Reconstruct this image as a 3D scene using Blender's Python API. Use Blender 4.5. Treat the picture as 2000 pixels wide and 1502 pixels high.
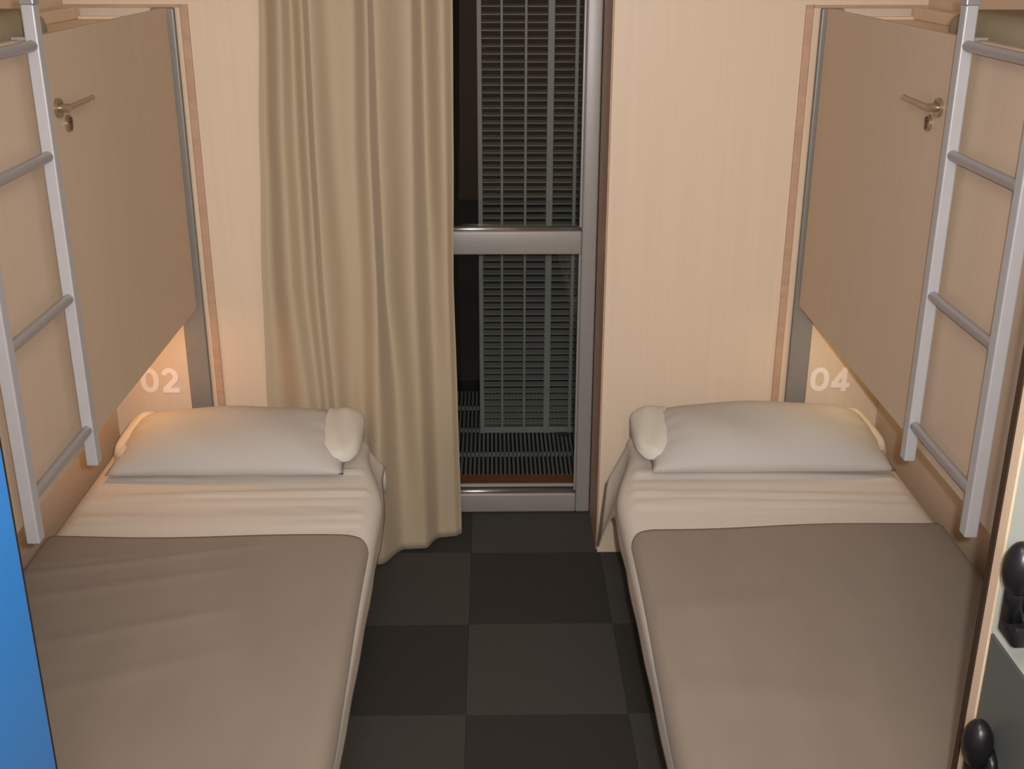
import bpy, bmesh, math, random
from mathutils import Vector, Matrix
random.seed(4)
S = bpy.context.scene
COL = S.collection
for o in list(bpy.data.objects): bpy.data.objects.remove(o)

# ------------------------------------------------------------------ camera
F_PX = 2248.71
CAM = Vector((-0.0075, 0.0, 1.95))
RIGHT = Vector((0.99985211, -0.01710534, 0.00178186))
UP = Vector((0.00451822, 0.36123617, 0.93246341))
FWD = Vector((0.01659378, 0.93231745, -0.36126003))
cam_d = bpy.data.cameras.new('camera'); cam = bpy.data.objects.new('camera', cam_d); COL.objects.link(cam)
cam_d.sensor_fit = 'HORIZONTAL'; cam_d.sensor_width = 36; cam_d.lens = F_PX/2000*36; cam_d.clip_start = .02
cam.matrix_world = Matrix(((RIGHT.x, UP.x, -FWD.x, CAM.x), (RIGHT.y, UP.y, -FWD.y, CAM.y), (RIGHT.z, UP.z, -FWD.z, CAM.z), (0, 0, 0, 1)))
S.camera = cam
def px(x, y, ax, v):
    """point where the sight line of a photo pixel meets the plane axis=v"""
    d = RIGHT*((x-1000)/F_PX) + UP*(-(y-751)/F_PX) + FWD
    return CAM + d*((v-CAM[ax])/d[ax])

# ------------------------------------------------------------------ world, light, exposure
W = bpy.data.worlds.new('night'); S.world = W; W.use_nodes = True
W.node_tree.nodes['Background'].inputs[0].default_value = (.012, .010, .009, 1)
W.node_tree.nodes['Background'].inputs[1].default_value = .35
S.view_settings.view_transform = 'Standard'; S.view_settings.look = 'None'
S.view_settings.gamma = 1; S.view_settings.use_curve_mapping = False
S.view_settings.exposure = 0.64
def area(name, loc, aim, power, sx, sy, col):
    l = bpy.data.lights.new(name, 'AREA'); l.shape = 'RECTANGLE'; l.size = sx; l.size_y = sy
    l.energy = power; l.color = col
    o = bpy.data.objects.new(name, l); COL.objects.link(o); o.location = loc
    o.rotation_euler = (Vector(aim)-Vector(loc)).to_track_quat('-Z', 'Y').to_euler()
    return o
LAMP_POS = (0.0, -0.95, 2.455)          # long ceiling lamp behind the photographer
PANEL_POS = (0.0, 0.95, 2.455)          # square ceiling lamp over the aisle
area('rear_light', (LAMP_POS[0], LAMP_POS[1], LAMP_POS[2]-.05), (0.02, 2.6, 0.6), 26, .9, .25, (1, .95, .89))
fl_d = bpy.data.lights.new('camera_flash', 'SPOT'); fl_d.energy = 120; fl_d.color = (1, .985, .96); fl_d.shadow_soft_size = .018
fl_d.spot_size = math.radians(95); fl_d.spot_blend = 1.0
fl_o = bpy.data.objects.new('camera_flash', fl_d); COL.objects.link(fl_o); fl_o.location = CAM+RIGHT*.055+UP*.03
fl_o.rotation_euler = (Vector((.03, 3.4, 1.3))-fl_o.location).to_track_quat('-Z', 'Y').to_euler()   # the photographer's own flash, right of the lens
area('panel_light', (PANEL_POS[0], PANEL_POS[1], PANEL_POS[2]-.032), (0, .95, 0), 5, .5, .5, (1, .94, .86))

# ------------------------------------------------------------------ materials
def srgb(r, g, b):
    f = lambda c: (c/255)/12.92 if c <= 10 else ((c/255+.055)/1.055)**2.4
    return (f(r), f(g), f(b), 1)
def mat(name, col, rough=.5, metal=0, noise=0, scale=(20, 20, 20), bump=0, bscale=None, spec=.5, detail=3, sheen=0):
    m = bpy.data.materials.new(name); m.use_nodes = True
    nt = m.node_tree; b = nt.nodes['Principled BSDF']
    b.inputs['Base Color'].default_value = col; b.inputs['Roughness'].default_value = rough
    b.inputs['Metallic'].default_value = metal; b.inputs['Specular IOR Level'].default_value = spec
    if sheen: b.inputs['Sheen Weight'].default_value = sheen
    tc = nt.nodes.new('ShaderNodeTexCoord')
    def nz(sc):
        mp = nt.nodes.new('ShaderNodeMapping'); mp.inputs['Scale'].default_value = sc
        n = nt.nodes.new('ShaderNodeTexNoise'); n.inputs['Scale'].default_value = 1; n.inputs['Detail'].default_value = detail
        nt.links.new(tc.outputs['Object'], mp.inputs[0]); nt.links.new(mp.outputs[0], n.inputs['Vector']); return n
    if noise:
        n = nz(scale); r = nt.nodes.new('ShaderNodeValToRGB')
        r.color_ramp.elements[0].position = .3; r.color_ramp.elements[1].position = .7
        r.color_ramp.elements[0].color = tuple(c*(1-noise) for c in col[:3])+(1,)
        r.color_ramp.elements[1].color = tuple(min(1, c*(1+noise)) for c in col[:3])+(1,)
        nt.links.new(n.outputs[0], r.inputs[0]); nt.links.new(r.outputs[0], b.inputs['Base Color'])
    if bump:
        n = nz(bscale or scale); bp = nt.nodes.new('ShaderNodeBump')
        bp.inputs['Strength'].default_value = bump; bp.inputs['Distance'].default_value = .002
        nt.links.new(n.outputs[0], bp.inputs['Height']); nt.links.new(bp.outputs[0], b.inputs['Normal'])
    return m
def emit(name, col, st):
    m = bpy.data.materials.new(name); m.use_nodes = True; nt = m.node_tree
    e = nt.nodes.new('ShaderNodeEmission'); e.inputs[0].default_value = col; e.inputs[1].default_value = st
    nt.links.new(e.outputs[0], nt.nodes['Material Output'].inputs[0]); return m
M = {}
M['wall'] = mat('maple_laminate', srgb(222, 200, 177), .45, noise=.022, scale=(55, 55, 1.2), spec=.35)
M['panel'] = mat('bunk_laminate', srgb(200, 177, 155), .45, noise=.02, scale=(40, 40, 1.4), spec=.35)
M['side'] = mat('side_laminate', srgb(216, 193, 171), .5, noise=.02, scale=(50, 50, 1.6), spec=.3)
M['edge'] = mat('brown_edging', srgb(190, 154, 128), .5, noise=.08, scale=(8, 8, 40))
M['edge_light'] = mat('pale_wood_edge', srgb(220, 194, 168), .5, noise=.03, scale=(60, 60, 3))
M['edge_shade'] = mat('edge_shade_brown', srgb(52, 34, 20), .6)  # near-black brown, shade put into the colour of the locker edge strip
M['ceil'] = mat('ceiling_paint', srgb(235, 228, 215), .9, noise=.02, scale=(6, 6, 6))
M['metal'] = mat('grey_powder_coat', srgb(150, 146, 142), .4, .35, noise=.03, scale=(30, 30, 30))
M['rail'] = mat('silver_white_paint', srgb(176, 174, 177), .42, .1, noise=.02, scale=(30, 30, 30))
M['rung'] = mat('grey_rung_aluminium', srgb(165, 162, 165), .35, .45, noise=.03, scale=(60, 60, 60))
M['alu'] = mat('door_aluminium', srgb(158, 152, 148), .42, .15, noise=.02, scale=(4, 4, 60))
M['bead'] = mat('polished_bead', srgb(190, 184, 178), .24, .9)
M['brass'] = mat('satin_nickel', srgb(165, 146, 126), .3, .7)
M['dark'] = mat('keyhole_brown', srgb(70, 45, 32), .5)
M['black'] = mat('black_plastic', srgb(24, 24, 28), .35)
M['carpet_a'] = mat('carpet_dark', srgb(62, 59, 55), .95, noise=.12, scale=(160, 160, 160), bump=.6, bscale=(500, 500, 500), spec=.1)
M['carpet_b'] = mat('carpet_light', srgb(76, 73, 69), .95, noise=.12, scale=(160, 160, 160), bump=.6, bscale=(500, 500, 500), spec=.1)
M['carpet_back'] = mat('carpet_backing', srgb(28, 26, 25), .95)
M['sheet'] = mat('white_cotton', srgb(218, 210, 201), .85, noise=.02, scale=(5, 5, 5), bump=.15, bscale=(300, 300, 300), spec=.2)
M['pillow'] = mat('pillow_cotton', srgb(192, 187, 182), .85, noise=.02, scale=(5, 5, 5), bump=.15, bscale=(14, 14, 14), spec=.2)
M['case'] = mat('pillow_case_white', srgb(216, 210, 200), .85, spec=.2)
M['blanket'] = mat('taupe_blanket', srgb(146, 133, 121), .9, noise=.04, scale=(8, 3, 8), bump=.25, bscale=(400, 400, 400), spec=.15, sheen=.1)
M['mattress'] = mat('olive_mattress', srgb(156, 144, 120), .9, noise=.04, scale=(9, 9, 9), spec=.1)
M['frame'] = mat('dark_bed_frame', srgb(62, 52, 46), .5, .2)
M['curtain'] = mat('beige_curtain', srgb(184, 166, 140), .8, noise=.03, scale=(250, 250, 250), spec=.25, sheen=.15)
M['blue'] = mat('blue_door', srgb(56, 148, 238), .35, noise=.02, scale=(3, 3, 3))
M['white'] = mat('white_door', srgb(206, 214, 206), .35, noise=.02, scale=(3, 3, 3))
M['grey'] = mat('grey_door', srgb(88, 92, 90), .38, noise=.02, scale=(3, 3, 3))
M['number'] = mat('white_print', srgb(250, 236, 226), .6)
M['louvre'] = mat('louvre_grey', srgb(140, 139, 134), .5, .1, noise=.05, scale=(12, 12, 12))
M['grate'] = mat('galvanised_grate', srgb(150, 150, 145), .5, .3)
M['thresh'] = mat('reddish_timber', srgb(150, 92, 56), .6, noise=.15, scale=(3, 40, 40))
M['shade'] = emit('lamp_diffuser', (1, .86, .7, 1), 2)
M['glow'] = emit('reading_lamp_glow', (1, .55, .22, 1), 3)
def glass():
    m = bpy.data.materials.new('window_glass'); m.use_nodes = True; nt = m.node_tree; nt.nodes.remove(nt.nodes['Principled BSDF'])
    t = nt.nodes.new('ShaderNodeBsdfTransparent'); t.inputs[0].default_value = (.95, .965, .955, 1)
    g = nt.nodes.new('ShaderNodeBsdfGlossy'); g.inputs['Roughness'].default_value = .01
    fr = nt.nodes.new('ShaderNodeFresnel'); fr.inputs[0].default_value = 1.5
    mx = nt.nodes.new('ShaderNodeMixShader')
    nt.links.new(fr.outputs[0], mx.inputs[0]); nt.links.new(t.outputs[0], mx.inputs[1]); nt.links.new(g.outputs[0], mx.inputs[2])
    nt.links.new(mx.outputs[0], nt.nodes['Material Output'].inputs[0]); return m
M['glass'] = glass()

# ------------------------------------------------------------------ helpers
def bx(bm, x0, x1, y0, y1, z0, z1, bev=0, seg=2):
    x0, x1 = sorted((x0, x1)); y0, y1 = sorted((y0, y1)); z0, z1 = sorted((z0, z1))
    r = bmesh.ops.create_cube(bm, size=1)
    vs = r['verts']
    for v in vs: v.co = Vector(((x0+x1)/2+v.co.x*(x1-x0), (y0+y1)/2+v.co.y*(y1-y0), (z0+z1)/2+v.co.z*(z1-z0)))
    if bev:
        es = list({e for v in vs for e in v.link_edges})
        bmesh.ops.bevel(bm, geom=es, offset=bev, segments=seg, affect='EDGES', profile=.5)
def cyl(bm, a, b, r, r2=None, seg=20, flat=(1, 1)):
    a = Vector(a); b = Vector(b); d = b-a
    q = Vector((0, 0, 1)).rotation_difference(d).to_matrix().to_4x4()
    bmesh.ops.create_cone(bm, cap_ends=True, segments=seg, radius1=r, radius2=r if r2 is None else r2, depth=d.length,
        matrix=Matrix.Translation((a+b)/2) @ q @ Matrix.Diagonal((flat[0], flat[1], 1, 1)))
def ball(bm, c, sx, sy, sz, u=20, v=12):
    bmesh.ops.create_uvsphere(bm, u_segments=u, v_segments=v, radius=1, matrix=Matrix.Translation(c) @ Matrix.Diagonal((sx, sy, sz, 1)))
def obj(name, bm, m, parent=None, smooth=False, origin=None):
    me = bpy.data.meshes.new(name); bmesh.ops.recalc_face_normals(bm, faces=bm.faces)
    if origin is not None: bmesh.ops.translate(bm, verts=bm.verts, vec=-Vector(origin))
    bm.to_mesh(me); bm.free()
    if smooth:
        for p in me.polygons: p.use_smooth = True
        if smooth == 'auto': me.set_sharp_from_angle(angle=math.radians(35))
    me.materials.append(M[m])
    o = bpy.data.objects.new(name, me); COL.objects.link(o)
    if origin is not None: o.location = origin
    if parent:
        o.parent = parent
        o.matrix_parent_inverse = Matrix.Translation(-parent.location) if parent.type == 'EMPTY' or parent.location.length else Matrix.Identity(4)
    return o
def tag(o, label, cat=None, group=None, kind=None):
    o['label'] = label
    if cat: o['category'] = cat
    if group: o['group'] = group
    if kind: o['kind'] = kind
    return o
def thing(name, label, cat, loc, group=None):
    o = bpy.data.objects.new(name, None); COL.objects.link(o); o.location = loc; o.empty_display_size = .1
    return tag(o, label, cat, group)
def struct(name, bm, m, label, smooth=False):
    o = obj(name, bm, m, None, smooth); o['kind'] = 'structure'; o['label'] = label; o['category'] = name.split('_')[0]; return o
def B(*a, **k):
    bm = bmesh.new(); bx(bm, *a, **k); return bm
def grid_mesh(rows, closed=False):
    """rows: list of lists of Vectors -> bmesh surface"""
    bm = bmesh.new(); V = [[bm.verts.new(p) for p in r] for r in rows]
    for i in range(len(V)-1):
        for j in range(len(V[0])-1): bm.faces.new((V[i][j], V[i][j+1], V[i+1][j+1], V[i+1][j]))
    return bm
def sm(t): t = max(0, min(1, t)); return t*t*(3-2*t)

# ------------------------------------------------------------------ the room
XL, XR, YB, YF, ZC = -1.222, 1.247, 3.4552, -1.6, 2.5
DO_L, DO_R, YD = -0.52, 0.3461, 3.735       # door opening, door plane
fl = struct('floor', B(XL, XR, YF, YD+.03, -.06, -.006), 'carpet_back', 'dark grey checkered carpet floor between the beds')
T, TX, TY = .4388, -.0842, 3.0104
tiles = {}
for i in range(-4, 5):
    for j in range(-12, 3):
        x0, x1 = max(TX+i*T, XL), min(TX+(i+1)*T, XR); y0, y1 = max(TY+j*T, YF), min(TY+(j+1)*T, YB)
        if j == 1: y1 = min(TY+2*T, YD+.02); x0 = max(x0, DO_L); x1 = min(x1, DO_R)
        if x1-x0 < .01 or y1-y0 < .01: continue
        g = .0002
        t = obj('carpet_tile', B(x0+g, x1-g, y0+g, y1-g, -.006, 0, bev=.0005, seg=1), 'carpet_a' if (i+j) % 2 == 0 else 'carpet_b', fl)
struct('ceiling', B(XL-.1, XR+.1, YF-.1, YD+.1, ZC, ZC+.08), 'ceil', 'plain off-white ceiling')
struct('wall_left', B(XL-.08, XL, YF-.08, YB+.06, -.06, ZC), 'side', 'pale maple laminate wall behind the bed of number 02')
struct('wall_right', B(XR, XR+.08, YF-.08, YB+.06, -.06, ZC), 'side', 'pale maple laminate wall behind the bed of number 04')
struct('wall_front', B(XL, XR, YF-.08, YF, -.06, ZC), 'side', 'plain maple laminate wall behind the viewer')
SL0, SL1 = -.893, -.870      # brown edging strips
SR0, SR1 = .895, .918
bm = bmesh.new()
bx(bm, SL1, DO_L, YB, YD+.06, -.006, ZC)
bx(bm, DO_R, SR0, YB, YD+.06, -.006, ZC)
bx(bm, DO_L, DO_R, YB, YD+.06, 2.28, ZC)
bx(bm, XL, SL1, YB+.035, YB+.1, -.006, ZC)
bx(bm, SR0, XR, YB+.035, YB+.1, -.006, ZC)
wb = struct('wall_back', bm, 'wall', 'pale maple laminate end wall around the balcony door')
# panels above the niches and number panels in the niches
obj('header_panel', B(XL, SL1, YB, YB+.035, 1.774, ZC), 'wall', wb)
obj('header_panel', B(SR0, XR, YB, YB+.035, 1.774, ZC), 'wall', wb)
nl = obj('niche_panel', B(XL, -.906, YB+.004, YB+.035, -.006, 1.766), 'wall', wb)
nr = obj('niche_panel', B(.937, XR, YB+.004, YB+.035, -.006, 1.766), 'wall', wb)
def number(txt, x0, x1, z0, z1, parent):
    """bold printed digits, each a stroke of even width"""
    layer = [0]; bm = bmesh.new(); W_, H_ = (x1-x0)*.47, z1-z0; wd = .0165
    def strip(pts, closed=False):
        n = len(pts); L, Rr = [], []
        for i in range(n):
            a = Vector(pts[(i-1) % n] if closed or i > 0 else pts[i]); c = Vector(pts[(i+1) % n] if closed or i < n-1 else pts[i])
            t = (c-a).normalized(); nn = Vector((-t.y, t.x))*wd/2; p = Vector(pts[i])
            L.append(p+nn); Rr.append(p-nn)
        layer[0] += 1; y = YB+.0036-.0008*layer[0]
        VL = [bm.verts.new((p.x, y, p.y)) for p in L]; VR = [bm.verts.new((p.x, y, p.y)) for p in Rr]
        for i in range(n if closed else n-1):
            j = (i+1) % n; bm.faces.new((VL[i], VL[j], VR[j], VR[i]))
    h = wd/2
    for k, ch in enumerate(txt):
        ox = x0+k*(x1-x0-W_)
        def P(u, v): return (ox+h+u*(W_-wd), z0+h+v*(H_-wd))
        if ch == '0': strip([P(.5+.5*math.cos(a*math.pi/16), .5+.5*math.copysign(abs(math.sin(a*math.pi/16))**.8, math.sin(a*math.pi/16))) for a in range(32)], True)
        if ch == '2':
            arc_ = [P(.5+.46*math.cos(a), .68+.32*math.sin(a)) for a in [math.radians(165-15*i) for i in range(14)]]
            strip(arc_+[P(.62, .36), P(.04, 0)]); strip([(P(0, 0)[0]-h*.4, P(0, 0)[1]), (P(1, 0)[0]+h, P(0, 0)[1])])
        if ch == '4':
            strip([(P(.74, 0)[0], z0), (P(.74, 1)[0], z1)]); strip([P(.70, 1), P(0, .26)]); strip([(P(0, .2)[0]-h, P(0, .2)[1]), (P(1, .2)[0]+h*.8, P(0, .2)[1])])
    o = obj('bunk_number', bm, 'number', parent)
    md = o.modifiers.new('thick', 'SOLIDIFY'); md.thickness = .0006; md.offset = 0
    o['label'] = 'white printed number '+txt
    return o
number('02', -1.134, -1.012, .588, .672, nl)
number('04', 1.018, 1.148, .582, .664, nr)
# edging around the niches
def trim(n, bm, m, label): struct('trim_%d' % n, bm, m, label)
bm = bmesh.new(); bx(bm, SL0, SL1, YB-.008, YB+.035, 0, 1.774, bev=.003); bx(bm, XL, SL0, YB-.008, YB+.035, 1.766, 1.774, bev=.001)
trim(1, bm, 'edge', 'brown edging strip framing the niche of number 02')
bm = bmesh.new(); bx(bm, SR0, SR1, YB-.008, YB+.035, 0, 1.774, bev=.003); bx(bm, SR1, XR, YB-.008, YB+.035, 1.766, 1.774, bev=.001)
trim(2, bm, 'edge', 'brown edging strip framing the niche of number 04')
trim(3, B(-.906, SL0, YB-.004, YB+.035, 0, 1.768, bev=.002), 'edge_light', 'thin pale wood strip beside niche of number 02')
trim(4, B(SR1, .937, YB-.004, YB+.035, 0, 1.768, bev=.002), 'edge_light', 'thin pale wood strip beside niche of number 04')
# dark lining of the door recess
bm = bmesh.new(); bx(bm, DO_R-.004, DO_R, YB+.012, YD, 0, 2.28); bx(bm, DO_L, DO_L+.004, YB+.012, YD, 0, 2.28)
trim(5, bm, 'edge', 'brown lining of the balcony door recess')

# ------------------------------------------------------------------ balcony door
dl, dr = DO_L+.006, DO_R-.006
door = bpy.data.objects.new('door_1', None); COL.objects.link(door); door.location = ((dl+dr)/2, YD, 0)
tag(door, 'grey aluminium glazed balcony door half behind the beige curtain', 'door', kind='structure')
y0, y1 = YD, YD+.055
def dpart(n, a, m='alu', bev=.006, seg=3, sh='auto'): return obj(n, B(*a, bev=bev, seg=seg), m, door, sh)
dpart('stile', (.290, dr, y0, y1, .004, 2.27)); dpart('stile', (dl, dl+.056, y0, y1, .004, 2.27))
gl, gr = dl+.056, .290
dpart('bottom_rail', (gl, gr, y0+.001, y1, .004, .078)); dpart('mid_rail', (gl, gr, y0+.001, y1, .966, 1.046)); dpart('top_rail', (gl, gr, y0+.001, y1, 2.20, 2.27))
for z, s in ((.078, 1), (1.046, 1)):
    bm = bmesh.new(); cyl(bm, (gl, y0+.017, z+.004), (gr, y0+.017, z+.004), .010, seg=24); obj('glazing_bead', bm, 'bead', door, True)
bm = B(gl, gr, y0+.022, y0+.040, .095, .105, bev=.003); obj('glazing_bead', bm, 'alu', door, 'auto')
obj('glazing_bead', B(gr-.008, gr, y0+.010, y0+.024, .078, 2.2, bev=.002), 'alu', door, 'auto')
for z0, z1 in ((.078, .966), (1.046, 2.20)): obj('glass_pane', B(gl, gr, y0+.026, y0+.032, z0, z1), 'glass', door)

# ------------------------------------------------------------------ balcony
bm = bmesh.new(); bx(bm, -1.2, 1.0, YD+.06, 5.4, -.16, -.12)
bf = struct('floor_balcony', bm, 'carpet_back', 'dark balcony slab under the metal grating'); bf['category'] = 'floor'
th = struct('trim_6', B(-.9, .9, YD+.057, 4.06, -.12, .002, bev=.004), 'thresh', 'reddish timber threshold outside the balcony door')
gt = thing('balcony_grating', 'grey metal grating with narrow bars on the balcony floor', 'grating', (0.1, 4.3, 0))
bm = bmesh.new()
for k in range(118): x = -.98+k*.0172; bx(bm, x, x+.009, 4.065, 4.95, -.03, 0)
o = obj('bars', bm, 'grate', gt); o['kind'] = 'stuff'
for y in (4.075, 4.3, 4.55, 4.8): obj('cross_bar', B(-.98, 1.04, y, y+.008, -.034, -.016), 'grate', gt)
for x in (-.9, .95): obj('foot', B(x-.02, x+.02, 4.1, 4.9, -.12, -.03), 'grate', gt)
YS = 4.46
ls = thing('louvre_screen', 'grey louvred metal shutter standing on the balcony grating', 'shutter', (.13, YS, 0))
SX0, SX1 = -.062, .338
for xa, xb in ((SX0, SX0+.018), (.026, .036), (.117, .127), (.203, .229), (.306, .320)): obj('mullion', B(xa, xb, YS-.008, YS+.03, .004, 2.32, bev=.002), 'louvre', ls)
obj('frame_rail', B(SX0, SX1, YS-.004, YS+.03, .004, .03, bev=.002), 'louvre', ls); obj('frame_rail', B(SX0, SX1, YS-.004, YS+.03, 2.3, 2.34), 'louvre', ls)
bm = bmesh.new(); bx(bm, -(SX1-SX0)/2, (SX1-SX0)/2, -.0175, .0175, -.0018, .0018)
bmesh.ops.rotate(bm, verts=bm.verts, cent=(0, 0, 0), matrix=Matrix.Rotation(math.radians(9), 3, 'X'))
s0 = obj('slat', bm, 'louvre', ls); base = Vector(((SX0+SX1)/2, YS+.012, .05)); s0.location = base
for k in range(1, 80):
    s = s0.copy(); COL.objects.link(s); s.location = base+Vector((0, 0, .0283*k))
obj('foot_bolt', B(.262, .312, YS-.03, YS+.02, 0, .008), 'black', ls)
struct('wall_balcony', B(-1.25, -1.2, YD+.06, 5.4, -.16, 2.5), 'carpet_back', 'dark side wall of the balcony at night')['category'] = 'wall'

# ------------------------------------------------------------------ curtain
def curtain():
    lv = [  # photo rows: y, then x of edge/valley/ridge features ; depth offsets (negative = towards the room)
        (0,    [505, 513, 545, 567, 588, 602, 642, 687, 716, 728, 800, 824, 862, 884]),
        (300,  [508, 520, 552, 580, 603, 616, 660, 690, 722, 740, 803, 832, 868, 886]),
        (560,  [513, 528, 567, 596, 618, 633, 685, 702, 735, 752, 806, 843, 873, 886]),
        (800,  [524, 545, 600, 625, 640, 656, 690, 708, 738, 778, 818, 852, 880, 894]),
        (1060, [560, 580, 625, 650, 668, 684, 705, 718, 740, 792, 828, 862, 888, 902])]
    dep = [
        [.030, .034, -.012, .016, -.006, .022, .000, .012, -.026, .014, -.014, .020, -.016, .000],
        [.030, .036, -.010, .018, -.012, .026, -.004, .004, -.024, .022, -.012, .024, -.012, .004],
        [.028, .036, -.016, .016, -.004, .024, -.010, -.008, -.026, .026, -.012, .022, .004, .016],
        [.024, .030, -.012, .010, .000, .022, .000, -.004, -.022, .024, -.006, .020, .014, .024],
        [.0, .0, -.02, -.01, -.02, .0, -.015, -.02, -.032, .012, .004, .030, .032, .040]]
    Ybase = [3.388, 3.390, 3.394, 3.402, 3.425]
    pts = []
    for (y, xs), dd, yb in zip(lv, dep, Ybase):
        row = []
        for k, (x, d) in enumerate(zip(xs, dd)):
            yy = yb+d*(1.45+.75*sm((x-690)/40)) + .05*sm((x-770)/110)*(.4+.6*y/1060)
            p = px(x, y, 1, yy); row.append((p.x, yy, p.z))
        pts.append(row)
    zt = [r[6][2] for r in pts]           # heights of the control rows
    def lerp_rows(z):
        if z >= zt[0]: return pts[0]
        for i in range(len(zt)-1):
            if zt[i] >= z >= zt[i+1]:
                t = sm((zt[i]-z)/(zt[i]-zt[i+1]))*.5+.5*(zt[i]-z)/(zt[i]-zt[i+1])
                return [(a[0]*(1-t)+b[0]*t, a[1]*(1-t)+b[1]*t) for a, b in zip(pts[i], pts[i+1])]
        return pts[-1]
    rows = []; n = 9
    for iz in range(91):
        z = 2.40 + (0.012-2.40)*iz/90
        f = lerp_rows(z); row = []
        for k in range(len(f)-1):
            for q in range(n):
                t = q/n; s = (1-math.cos(math.pi*t))/2
                row.append(Vector((f[k][0]*(1-t)+f[k+1][0]*t, f[k][1]*(1-s)+f[k+1][1]*s, z)))
        row.append(Vector((f[-1][0], f[-1][1], z)))
        rows.append(row)
    bm = grid_mesh(rows)
    return bm
cu = thing('curtain', 'long beige curtain hanging in folds over the balcony door', 'curtain', (-.35, 3.42, 0))
c = obj('fabric', curtain(), 'curtain', cu, True)
md = c.modifiers.new('thick', 'SOLIDIFY'); md.thickness = .002; md.offset = 0
obj('hem_tape', B(-.66, -.11, 3.405, 3.435, 2.40, 2.43), 'curtain', cu)
ct = thing('curtain_rail', 'white curtain track fixed under the ceiling over the door', 'rail', (0, 3.42, 2.43))
obj('track', B(-.72, .72, 3.405, 3.435, 2.43, 2.45, bev=.003), 'rail', ct)
for x in (-.6, 0, .6): obj('bracket', B(x-.012, x+.012, 3.41, 3.43, 2.45, ZC), 'rail', ct)

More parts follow.
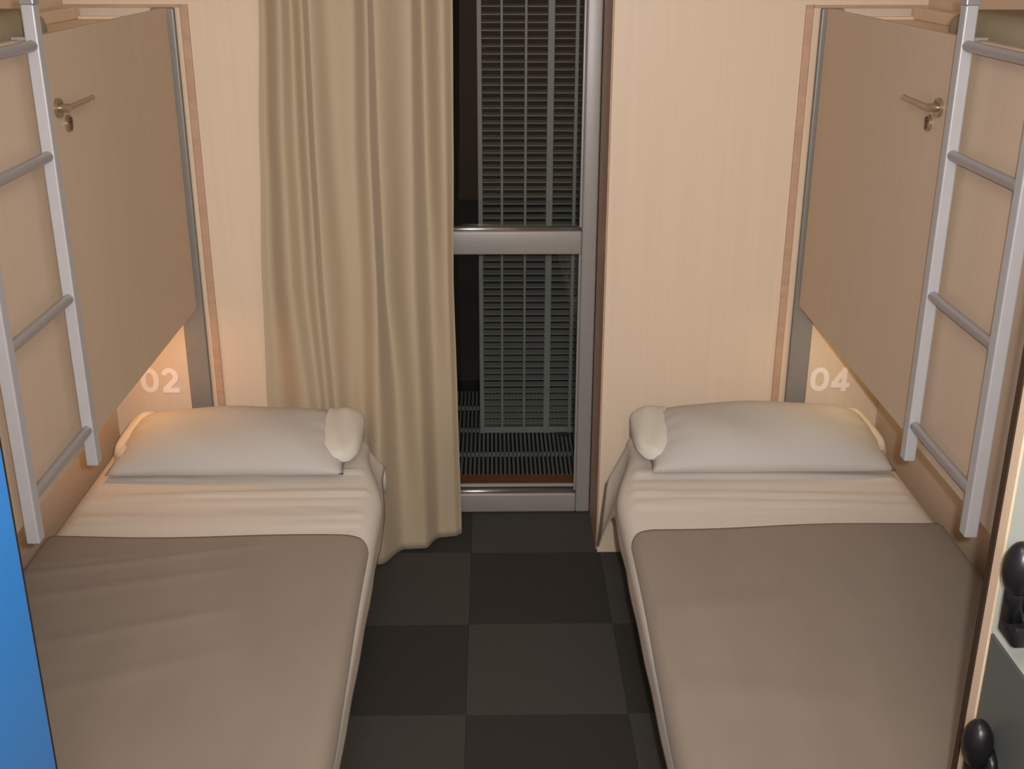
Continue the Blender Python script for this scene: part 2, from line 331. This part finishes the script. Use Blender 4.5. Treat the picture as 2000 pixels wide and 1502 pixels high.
# ------------------------------------------------------------------ beds
ZT = .488
BY = {'02': ' next to the blue locker', '04': ' next to the white and grey locker'}
def cross(xi, xo, z_low, r, n_top=60, lift=0):
    """section of a cloth over the mattress, inner side first; returns (x, z, slope 0..1 of top)"""
    s = 1 if xo > xi else -1; P = []
    xi2, xo2 = xi-s*lift, xo+s*lift; top = ZT+lift
    for k in range(5): P.append((xi2, z_low+(top-r-z_low)*k/5, 0))
    for k in range(7): a = math.pi/2*k/6; P.append((xi2+s*(r-r*math.cos(a)), top-r+r*math.sin(a), k/6))
    w = abs(xo2-xi2)-2*r
    for k in range(1, n_top): P.append((xi2+s*(r+w*k/n_top), top, 1))
    for k in range(7): a = math.pi/2*k/6; P.append((xo2-s*(r-r*math.sin(a)), top-r+r*math.cos(a), 1-k/6))
    P.append((xo2, z_low, 0))
    return P
def make_bed(side, xi, xo, num):
    s = 1 if xo > xi else -1
    y0, y1 = 1.52, 3.335 if side > 0 else 3.31
    t = thing('bed', 'low single bed'+BY[num], 'bed', ((xi+xo)/2, (y0+y1)/2, 0))
    a, b = sorted((xi+s*.012, xo-s*.012))
    bm = B(a+.01, b-.01, y0+.01, 2.86, .335, .372, bev=.005)
    a2, b2 = sorted((xi+s*.12, xo-s*.022)); bx(bm, a2, b2, 2.86, y1-.02, .335, .372, bev=.005)
    obj('frame', bm, 'frame', t)
    for x in (xi+s*.32, xo-s*.06):
        for y in (y0+.12, y1-.16): obj('leg', B(x-.025, x+.025, y-.025, y+.025, .0, .335, bev=.003), 'frame', t)
    bm = B(a, b, y0+.01, y1-.01, .372, ZT-.004, bev=.035, seg=4)
    for v in bm.verts:
        if abs(v.co.x-xi) < .1: v.co.x += s*(.085 if v.co.y > 3 else .004)
    obj('mattress', bm, 'sheet', t, True)
    # --- white sheet
    rnd = random.Random(7 if side < 0 else 19)
    wr = [(rnd.uniform(2.70, 3.06), rnd.uniform(.006, .016), rnd.uniform(.003, .0075), rnd.uniform(-.05, .05), rnd.uniform(0, 6)) for _ in range(11)]
    def wz(x, y):
        z = 0
        for yc, w, h, sl, ph in wr:
            u = (x-xi)*s
            yy = yc+sl*u+.012*math.sin(4*u+ph)
            z += h*math.exp(-((y-yy)/w)**2)*(.35+.65*sm(math.sin(3.1*u+ph)*.5+.5))
        return z*sm((y-2.66)/.06)
    rows = []; N = 110
    for i in range(N+1):
        y = y0+(y1-y0)*i/N
        low = .385
        f = math.exp(-((y-(3.20 if side > 0 else 2.98))/(.13 if side > 0 else .10))**2)*(.22 if side > 0 else .025); tap = s*.075*sm((y-2.88)/.42)
        C = cross(xi+tap, xo, low-f, .045)
        row = []
        for k, (x, z, tp) in enumerate(C):
            out = 0
            if k < 5: out = -tap*.6*(1-k/5)-s*(.048*(f/.22)*(1-k/5)*(1 if side > 0 else 0) + .002*math.sin(y*23)*(1-k/5)*(1 if y > 2.6 else .4))
            row.append(Vector((x+out, y, z+(wz(x, y) if tp == 1 else 0))))
        rows.append(row)
    # drop over the head end
    for dy, dz in ((.012, -.01), (.018, -.04), (.018, -.1)):
        rows.append([Vector((p.x, y1+dy, min(p.z, ZT)+dz)) for p in rows[N]])
    sh = obj('bed_sheet', grid_mesh(rows), 'sheet', None, True)
    md = sh.modifiers.new('thick', 'SOLIDIFY'); md.thickness = .0025; md.offset = 1
    tag(sh, 'creased white sheet stretched over the bed'+BY[num], 'sheet', 'bed sheets')
    # --- taupe blanket
    yh = 2.672 if side < 0 else 2.70
    rows = []; NY = 90
    def section(w):      # w 0 at the head end, 1 where the blanket hangs over the mattress edge
        r = .030+.018*w
        return cross(xi+s*.016*(1-w), xo-s*.004, ZT+.0075-r-.042*w, r, 70, lift=.0075)[:-1]
    C = section(0)
    arc = [0]
    for k in range(1, len(C)): arc.append(arc[-1]+math.hypot(C[k][0]-C[k-1][0], C[k][1]-C[k-1][1]))
    for i in range(NY+1):
        row = []
        Ci = section(.5*sm((2.62-(y0+(yh-y0)*i/NY))/.8))
        for k, (x, z, tp) in enumerate(Ci):
            u = abs(x-(xi+s*.016)); R = .095; al = arc[k]
            cut = 0 if al > R else (R-math.sqrt(max(0, R*R-(R-al)**2)))*(1-.25*al/R)
            head = yh - cut + .006*math.sin(x*9)+(.03*(u-.4) if side > 0 else -.006)
            t_ = i/NY; y = y0+.006+(head-y0-.006)*t_
            dz = 0
            if tp == 1 or tp > .8:
                dz = .0035*math.sin(5.3*x+2.1*y)*math.sin(3.7*y+1)+.0015
                dz *= sm((abs(x-xi)-.03)/.1)
                if side < 0:
                    for (ya, sl, w, h) in ((2.60, -.26, .012, .007), (2.50, -.30, .02, .004), (2.30, -.34, .022, .004), (2.62, -.20, .016, .003), (2.12, -.42, .03, .003)):
                        yy = ya+sl*(u-.35)*-1
                        yy = ya - abs(sl)*(u-.30)
                        dz += h*math.exp(-((y-yy)/w)**2)*sm((u-.18)/.2)
                else:
                    for (ya, sl, w, h) in ((2.3, .1, .05, .004), (2.0, -.15, .06, .004)):
                        dz += h*math.exp(-((y-ya-sl*u)/w)**2)*sm((.5-u)/.3)
                if i == NY: dz = max(0, dz*.3)
            row.append(Vector((x, y, z+max(0, dz))))
        rows.append(row)
    bl = obj('blanket', grid_mesh(rows), 'blanket', None, True)
    md = bl.modifiers.new('thick', 'SOLIDIFY'); md.thickness = .005; md.offset = 0
    tag(bl, {'02': 'diagonally creased', '04': 'smooth'}[num]+' taupe blanket spread on the bed'+BY[num], 'blanket', 'blankets')
    return t
make_bed(-1, -.322, -1.176, '02')
make_bed(1, .343, 1.196, '04')

def make_pillow(cx, cy, w, d, h, num, inner, yaw, lean):
    t = thing('pillow', 'white pillow '+{'02': 'against the beige curtain', '04': 'against the bare maple wall'}[num]+' at the head of a bed', 'pillow', (cx, cy, ZT), 'pillows')
    rot = Matrix.Rotation(yaw, 3, 'Z') @ Matrix.Rotation(lean, 3, 'X')
    def surf(sg):
        rows = []; n, m_ = 44, 30
        for j in range(m_+1):
            v = -1+2*j/m_; row = []
            for i in range(n+1):
                u = -1+2*i/n
                au, av = abs(u), abs(v)
                x = u*w/2*(1-.035*(av**2)*(1-au)+0.015*av**6); y = v*d/2*(1-.05*(1-av)*au**2)
                pr = (1-au**3.2)**.55*(1-av**2.6)**.6
                z = h*pr*(1 if sg > 0 else .16)*sg
                z += sg*.004*math.sin(7*u+3*v)*pr
                # creases running in from the corners
                for su, sv in ((1, -1), (-1, -1)):
                    q = (u-su)*.9*su + .9; 
                    z += sg*.005*math.sin(16*(v-sv*u*su*.5))*max(0, au-.62)*pr
                row.append(Vector((x, y, z)))
            rows.append(row)
        return rows
    bm = grid_mesh(surf(1)); b2 = surf(-1)
    V = [[bm.verts.new(p) for p in r] for r in b2]
    for i in range(len(V)-1):
        for j in range(len(V[0])-1): bm.faces.new((V[i][j], V[i+1][j], V[i+1][j+1], V[i][j+1]))
    bmesh.ops.remove_doubles(bm, verts=bm.verts, dist=.0004)
    zmin = 0
    for v in bm.verts:
        v.co = rot @ v.co; zmin = min(zmin, v.co.z)
    off = Vector((cx, cy, ZT+.013-zmin))
    for v in bm.verts: v.co += off
    obj('cushion', bm, 'pillow', t, True)
    # stuffed ends of the pillowcase
    for sg, ln in ((inner, .048), (-inner, .012)):
        rows = []
        for a in range(13):
            f = a/12; row = []
            for k in range(41):
                th = 2*math.pi*k/40
                ca, sa = math.cos(th), math.sin(th)
                q = math.sqrt(max(0, 1-f**4))
                ry = d*.41*(.25+.75*q) if f < 1 else 0; rz = (.047 if sg == inner else .032)*q
                yy = ry*math.copysign(abs(ca)**.45, ca); zz = rz*math.copysign(abs(sa)**.65, sa)*(1-.25*(ca < 0)*abs(ca))*(1 if sa > 0 else .35)
                zz += .004*math.sin(4*th+7*f)*q*f+.003*math.sin(26*yy+11*f)*q
                xx = sg*(w/2-.07+(ln+.07)*f)
                row.append(rot @ Vector((xx, yy+.02, zz+.012))+off)
            rows.append(row)
        bm = grid_mesh(rows); bmesh.ops.remove_doubles(bm, verts=bm.verts, dist=.0003)
        obj('pillowcase_end', bm, 'case', t, True)
    return t
make_pillow(-.782, 3.185, .675, .36, .088, '02', 1, 0, math.radians(5))
make_pillow(.808, 3.185, .70, .36, .098, '04', -1, 0, math.radians(5))

# ------------------------------------------------------------------ folded upper bunks
def make_bunk(s, xp, xw, num):
    """s=-1 left, 1 right; xp panel face, xw wall"""
    g = 'bunk folded up over number %s' % num
    ya, yb, z0, z1 = 1.53, 3.405, .886, 1.7655
    t = thing('folding_bunk', 'upper bunk folded up above the bed'+BY[num], 'bunk bed', (xw, (ya+yb)/2, z0), 'folded upper bunks')
    p = obj('front_panel', B(xp, xp+s*.02, ya, yb, z0, z1, bev=.002), 'panel', t)
    xi, xo = xp+s*.02, xw-s*.002
    obj('top_board', B(xi, xo, 2.62, yb, z1-.045, z1-.027, bev=.002), 'edge_light', t)
    obj('rim', B(xo-s*.06, xo, 2.62, yb, z1-.027, z1+.004, bev=.003), 'edge_light', t)
    obj('end_board', B(xi, xo, yb-.018, yb, z0+.02, z1-.02, bev=.002), 'edge_light', t)
    obj('end_board', B(xi, xo, ya, ya+.018, z0+.02, z1-.02, bev=.002), 'edge_light', t)
    obj('bottom_board', B(xi, xo-s*.03, 2.75, yb-.018, z0+.02, z0+.03), 'edge_light', t)
    obj('slat_base', B(xo-s*.03, xo, ya+.02, yb-.02, z0+.03, z1-.05), 'edge_light', t)
    mt = obj('mattress', B(xi+s*.012, xo-s*.032, ya+.03, 2.60, z0+.05, z1+.045, bev=.04, seg=4), 'mattress', t, True); mt['label'] = 'olive grey mattress stored inside the folded bunk'
    # upright metal post
    pa, pb = (-.974, -.908) if s < 0 else (.939, 1.003)
    po = obj('upright', B(pa, pb, YB-.018, YB+.003, .3, 1.765, bev=.004), 'metal', t); po['label'] = 'grey metal upright'
    # lever handle
    yR, zR = 2.475, 1.617
    bm = bmesh.new(); cyl(bm, (xp, yR, zR), (xp-s*.008, yR, zR), .020, seg=24); cyl(bm, (xp-s*.008, yR, zR), (xp-s*.026, yR, zR), .009)
    h = obj('lever_handle', bm, 'brass', t, 'auto'); h['label'] = 'satin metal lever handle'
    bm = bmesh.new(); cyl(bm, (xp-s*.026, yR-.008, zR), (xp-s*.024, yR+.155, zR+.002), .008, .0065, flat=(1, .8)); ball(bm, (xp-s*.024, yR+.155, zR+.002), .006, .008, .006)
    obj('grip', bm, 'brass', h, 'auto')
    bm = bmesh.new(); cyl(bm, (xp, 2.525, 1.578), (xp-s*.006, 2.525, 1.578), .018, seg=24); k = obj('lock_plate', bm, 'brass', t, 'auto')
    bm = bmesh.new(); cyl(bm, (xp-s*.006, 2.525, 1.585), (xp-s*.0085, 2.525, 1.585), .006, seg=16); bx(bm, xp-s*.006, xp-s*.0085, 2.522, 2.528, 1.564, 1.582); obj('keyhole', bm, 'dark', k)
    # reading lamp on the niche wall under the bunk
    return t
make_bunk(-1, -.918, XL, '02')
make_bunk(1, .944, XR, '04')
def reading_lamp(s, xw, num, power, col, y):
    x = xw-s*.15; zt = .906
    t = thing('reading_lamp', {'02': 'strong orange', '04': 'dim yellow'}[num]+' lamp disc under the folded bunk'+BY[num], 'lamp', (x, y, zt))
    bm = bmesh.new(); cyl(bm, (x, y, zt), (x, y, zt-.012), .035, .032, seg=28); obj('housing', bm, 'rail', t, 'auto')
    bm = bmesh.new(); cyl(bm, (x, y, zt-.012), (x, y, zt-.015), .027, .025, seg=28); obj('diffuser', bm, 'glow', t, 'auto')
    l = bpy.data.lights.new('reading_light', 'AREA'); l.shape = 'DISK'; l.size = .05; l.energy = power; l.color = col
    o = bpy.data.objects.new('reading_light', l); COL.objects.link(o); o.location = (x, y, zt-.017)
reading_lamp(-1, XL, '02', .40, (1, .50, .18), 3.25)
reading_lamp(1, XR, '04', .22, (1, .72, .36), 3.25)

# ------------------------------------------------------------------ ladders
def make_ladder(s, xl, num):
    t = thing('bunk_ladder', 'silver white ladder hooked on the folded bunk'+BY[num], 'ladder', (xl, 2.15, .87), 'bunk ladders')
    for y in (2.318, 1.9685):
        r = obj('rail', B(xl-.0125, xl+.0125, y-.015, y+.015, .870, 1.832, bev=.003), 'rail', t)
        obj('rail_cap', B(xl-.0135, xl+.0135, y-.016, y+.016, 1.832, 1.845, bev=.002), 'rung', r)
        # hook over the top edge of the bunk panel
        bm = bmesh.new(); bx(bm, xl+s*.0125, xl+s*.042, y-.006, y+.006, 1.7665, 1.772)
        obj('hook', bm, 'rung', r)
    for z in (.956, 1.252, 1.546, 1.757):
        xr = xl
        bm = bmesh.new()
        cyl(bm, (xr, 1.9835, z), (xr, 2.303, z), .0105, seg=24)
        obj('rung', bm, 'rung', t, 'auto')
make_ladder(-1, -.8858, '02')
make_ladder(1, .9156, '04')

# ------------------------------------------------------------------ lockers at the foot of the beds
def make_locker(s, xf, xw, ye, wid, doors, label, edge):
    """xf face, ye far edge"""
    t = thing('locker', label, 'locker', ((xf+xw)/2, ye-wid/2, 0), 'lockers')
    xi = xf+s*.02; xo = xw-s*.002
    bm = bmesh.new()
    bx(bm, xi, xo, ye-.02, ye, 0, 2.1); bx(bm, xi, xo, ye-wid, ye-wid+.02, 0, 2.1)
    bx(bm, xo-s*.012, xo, ye-wid+.02, ye-.02, 0, 2.1)
    for z in (0, 2.08): bx(bm, xi, xo-s*.012, ye-wid+.02, ye-.02, z, z+.02)
    obj('body', bm, 'side', t)
    for (z0, z1, m) in doors:
        d = obj('door', B(xf, xi, ye-wid+.004, ye-(.034 if edge else .004), z0+.0015, z1-.0015, bev=.0015), m, t)
        d['label'] = {'white': 'white locker door', 'grey': 'grey locker door', 'blue': 'blue locker door'}[m]
        hz = z0+.125 if m != 'blue' else 1.35
        if m == 'grey': hz = z1-.19
        yh = ye-.125 if m == 'white' else ye-.095
        if m == 'blue': yh = ye-.18
        bm = bmesh.new()
        ball(bm, (xf-s*.022, yh, hz+.035), .022, .026, .042); cyl(bm, (xf-s*.018, yh, hz+.03), (xf-s*.018, yh+.004, hz-.045), .019, .016)
        cyl(bm, (xf, yh, hz+.0), (xf-s*.012, yh, hz+.0), .034, .03)
        k = obj('latch', bm, 'black', d, True); k['label'] = 'black turn latch'
        bm = bmesh.new(); bx(bm, xf-s*.003, xf-s*.026, yh-.024, yh+.028, hz-.078, hz-.044, bev=.006); obj('hasp', bm, 'black', d, 'auto')
    if edge:
        obj('edge_board', B(xf-s*.002, xi, ye-.032, ye-.006, 0, 2.1, bev=.001), 'edge_light', t)
        obj('edge_shade_strip', B(xf-s*.004, xf+s*.03, ye-.006, ye+.009, 0, 2.1), 'edge_shade', t)  # dark strip standing in for the locker's shadow on the bed
    else:
        obj('edge_shade_strip', B(xf+s*.001, xf+s*.03, ye-.003, ye+.003, 0, 2.1), 'edge_shade', t)
make_locker(1, .735, XR, 1.492, .36, ((.03, .985, 'grey'), (.985, 2.07, 'white')), 'locker with white upper door and grey lower door and black latches', True)
make_locker(-1, -.703, XL, 1.5, .36, ((.03, 2.07, 'blue'),), 'locker with one tall bright blue door at a bed foot', False)

# ------------------------------------------------------------------ ceiling lamps
t = thing('ceiling_batten', 'long white ceiling lamp behind the viewer', 'lamp', (LAMP_POS[0], LAMP_POS[1], ZC))
x, y, z = LAMP_POS
obj('housing', B(x-.5, x+.5, y-.15, y+.15, z-.005, ZC, bev=.004), 'rail', t)
obj('diffuser', B(x-.48, x+.48, y-.14, y+.14, z-.03, z-.005, bev=.004), 'shade', t)
t = thing('ceiling_light', 'square white ceiling lamp over the aisle between lockers', 'lamp', (PANEL_POS[0], PANEL_POS[1], ZC))
x, y, z = PANEL_POS
obj('housing', B(x-.29, x+.29, y-.29, y+.29, z-.01, ZC, bev=.004), 'rail', t)
obj('diffuser', B(x-.27, x+.27, y-.27, y+.27, z-.026, z-.01, bev=.004), 'shade', t)
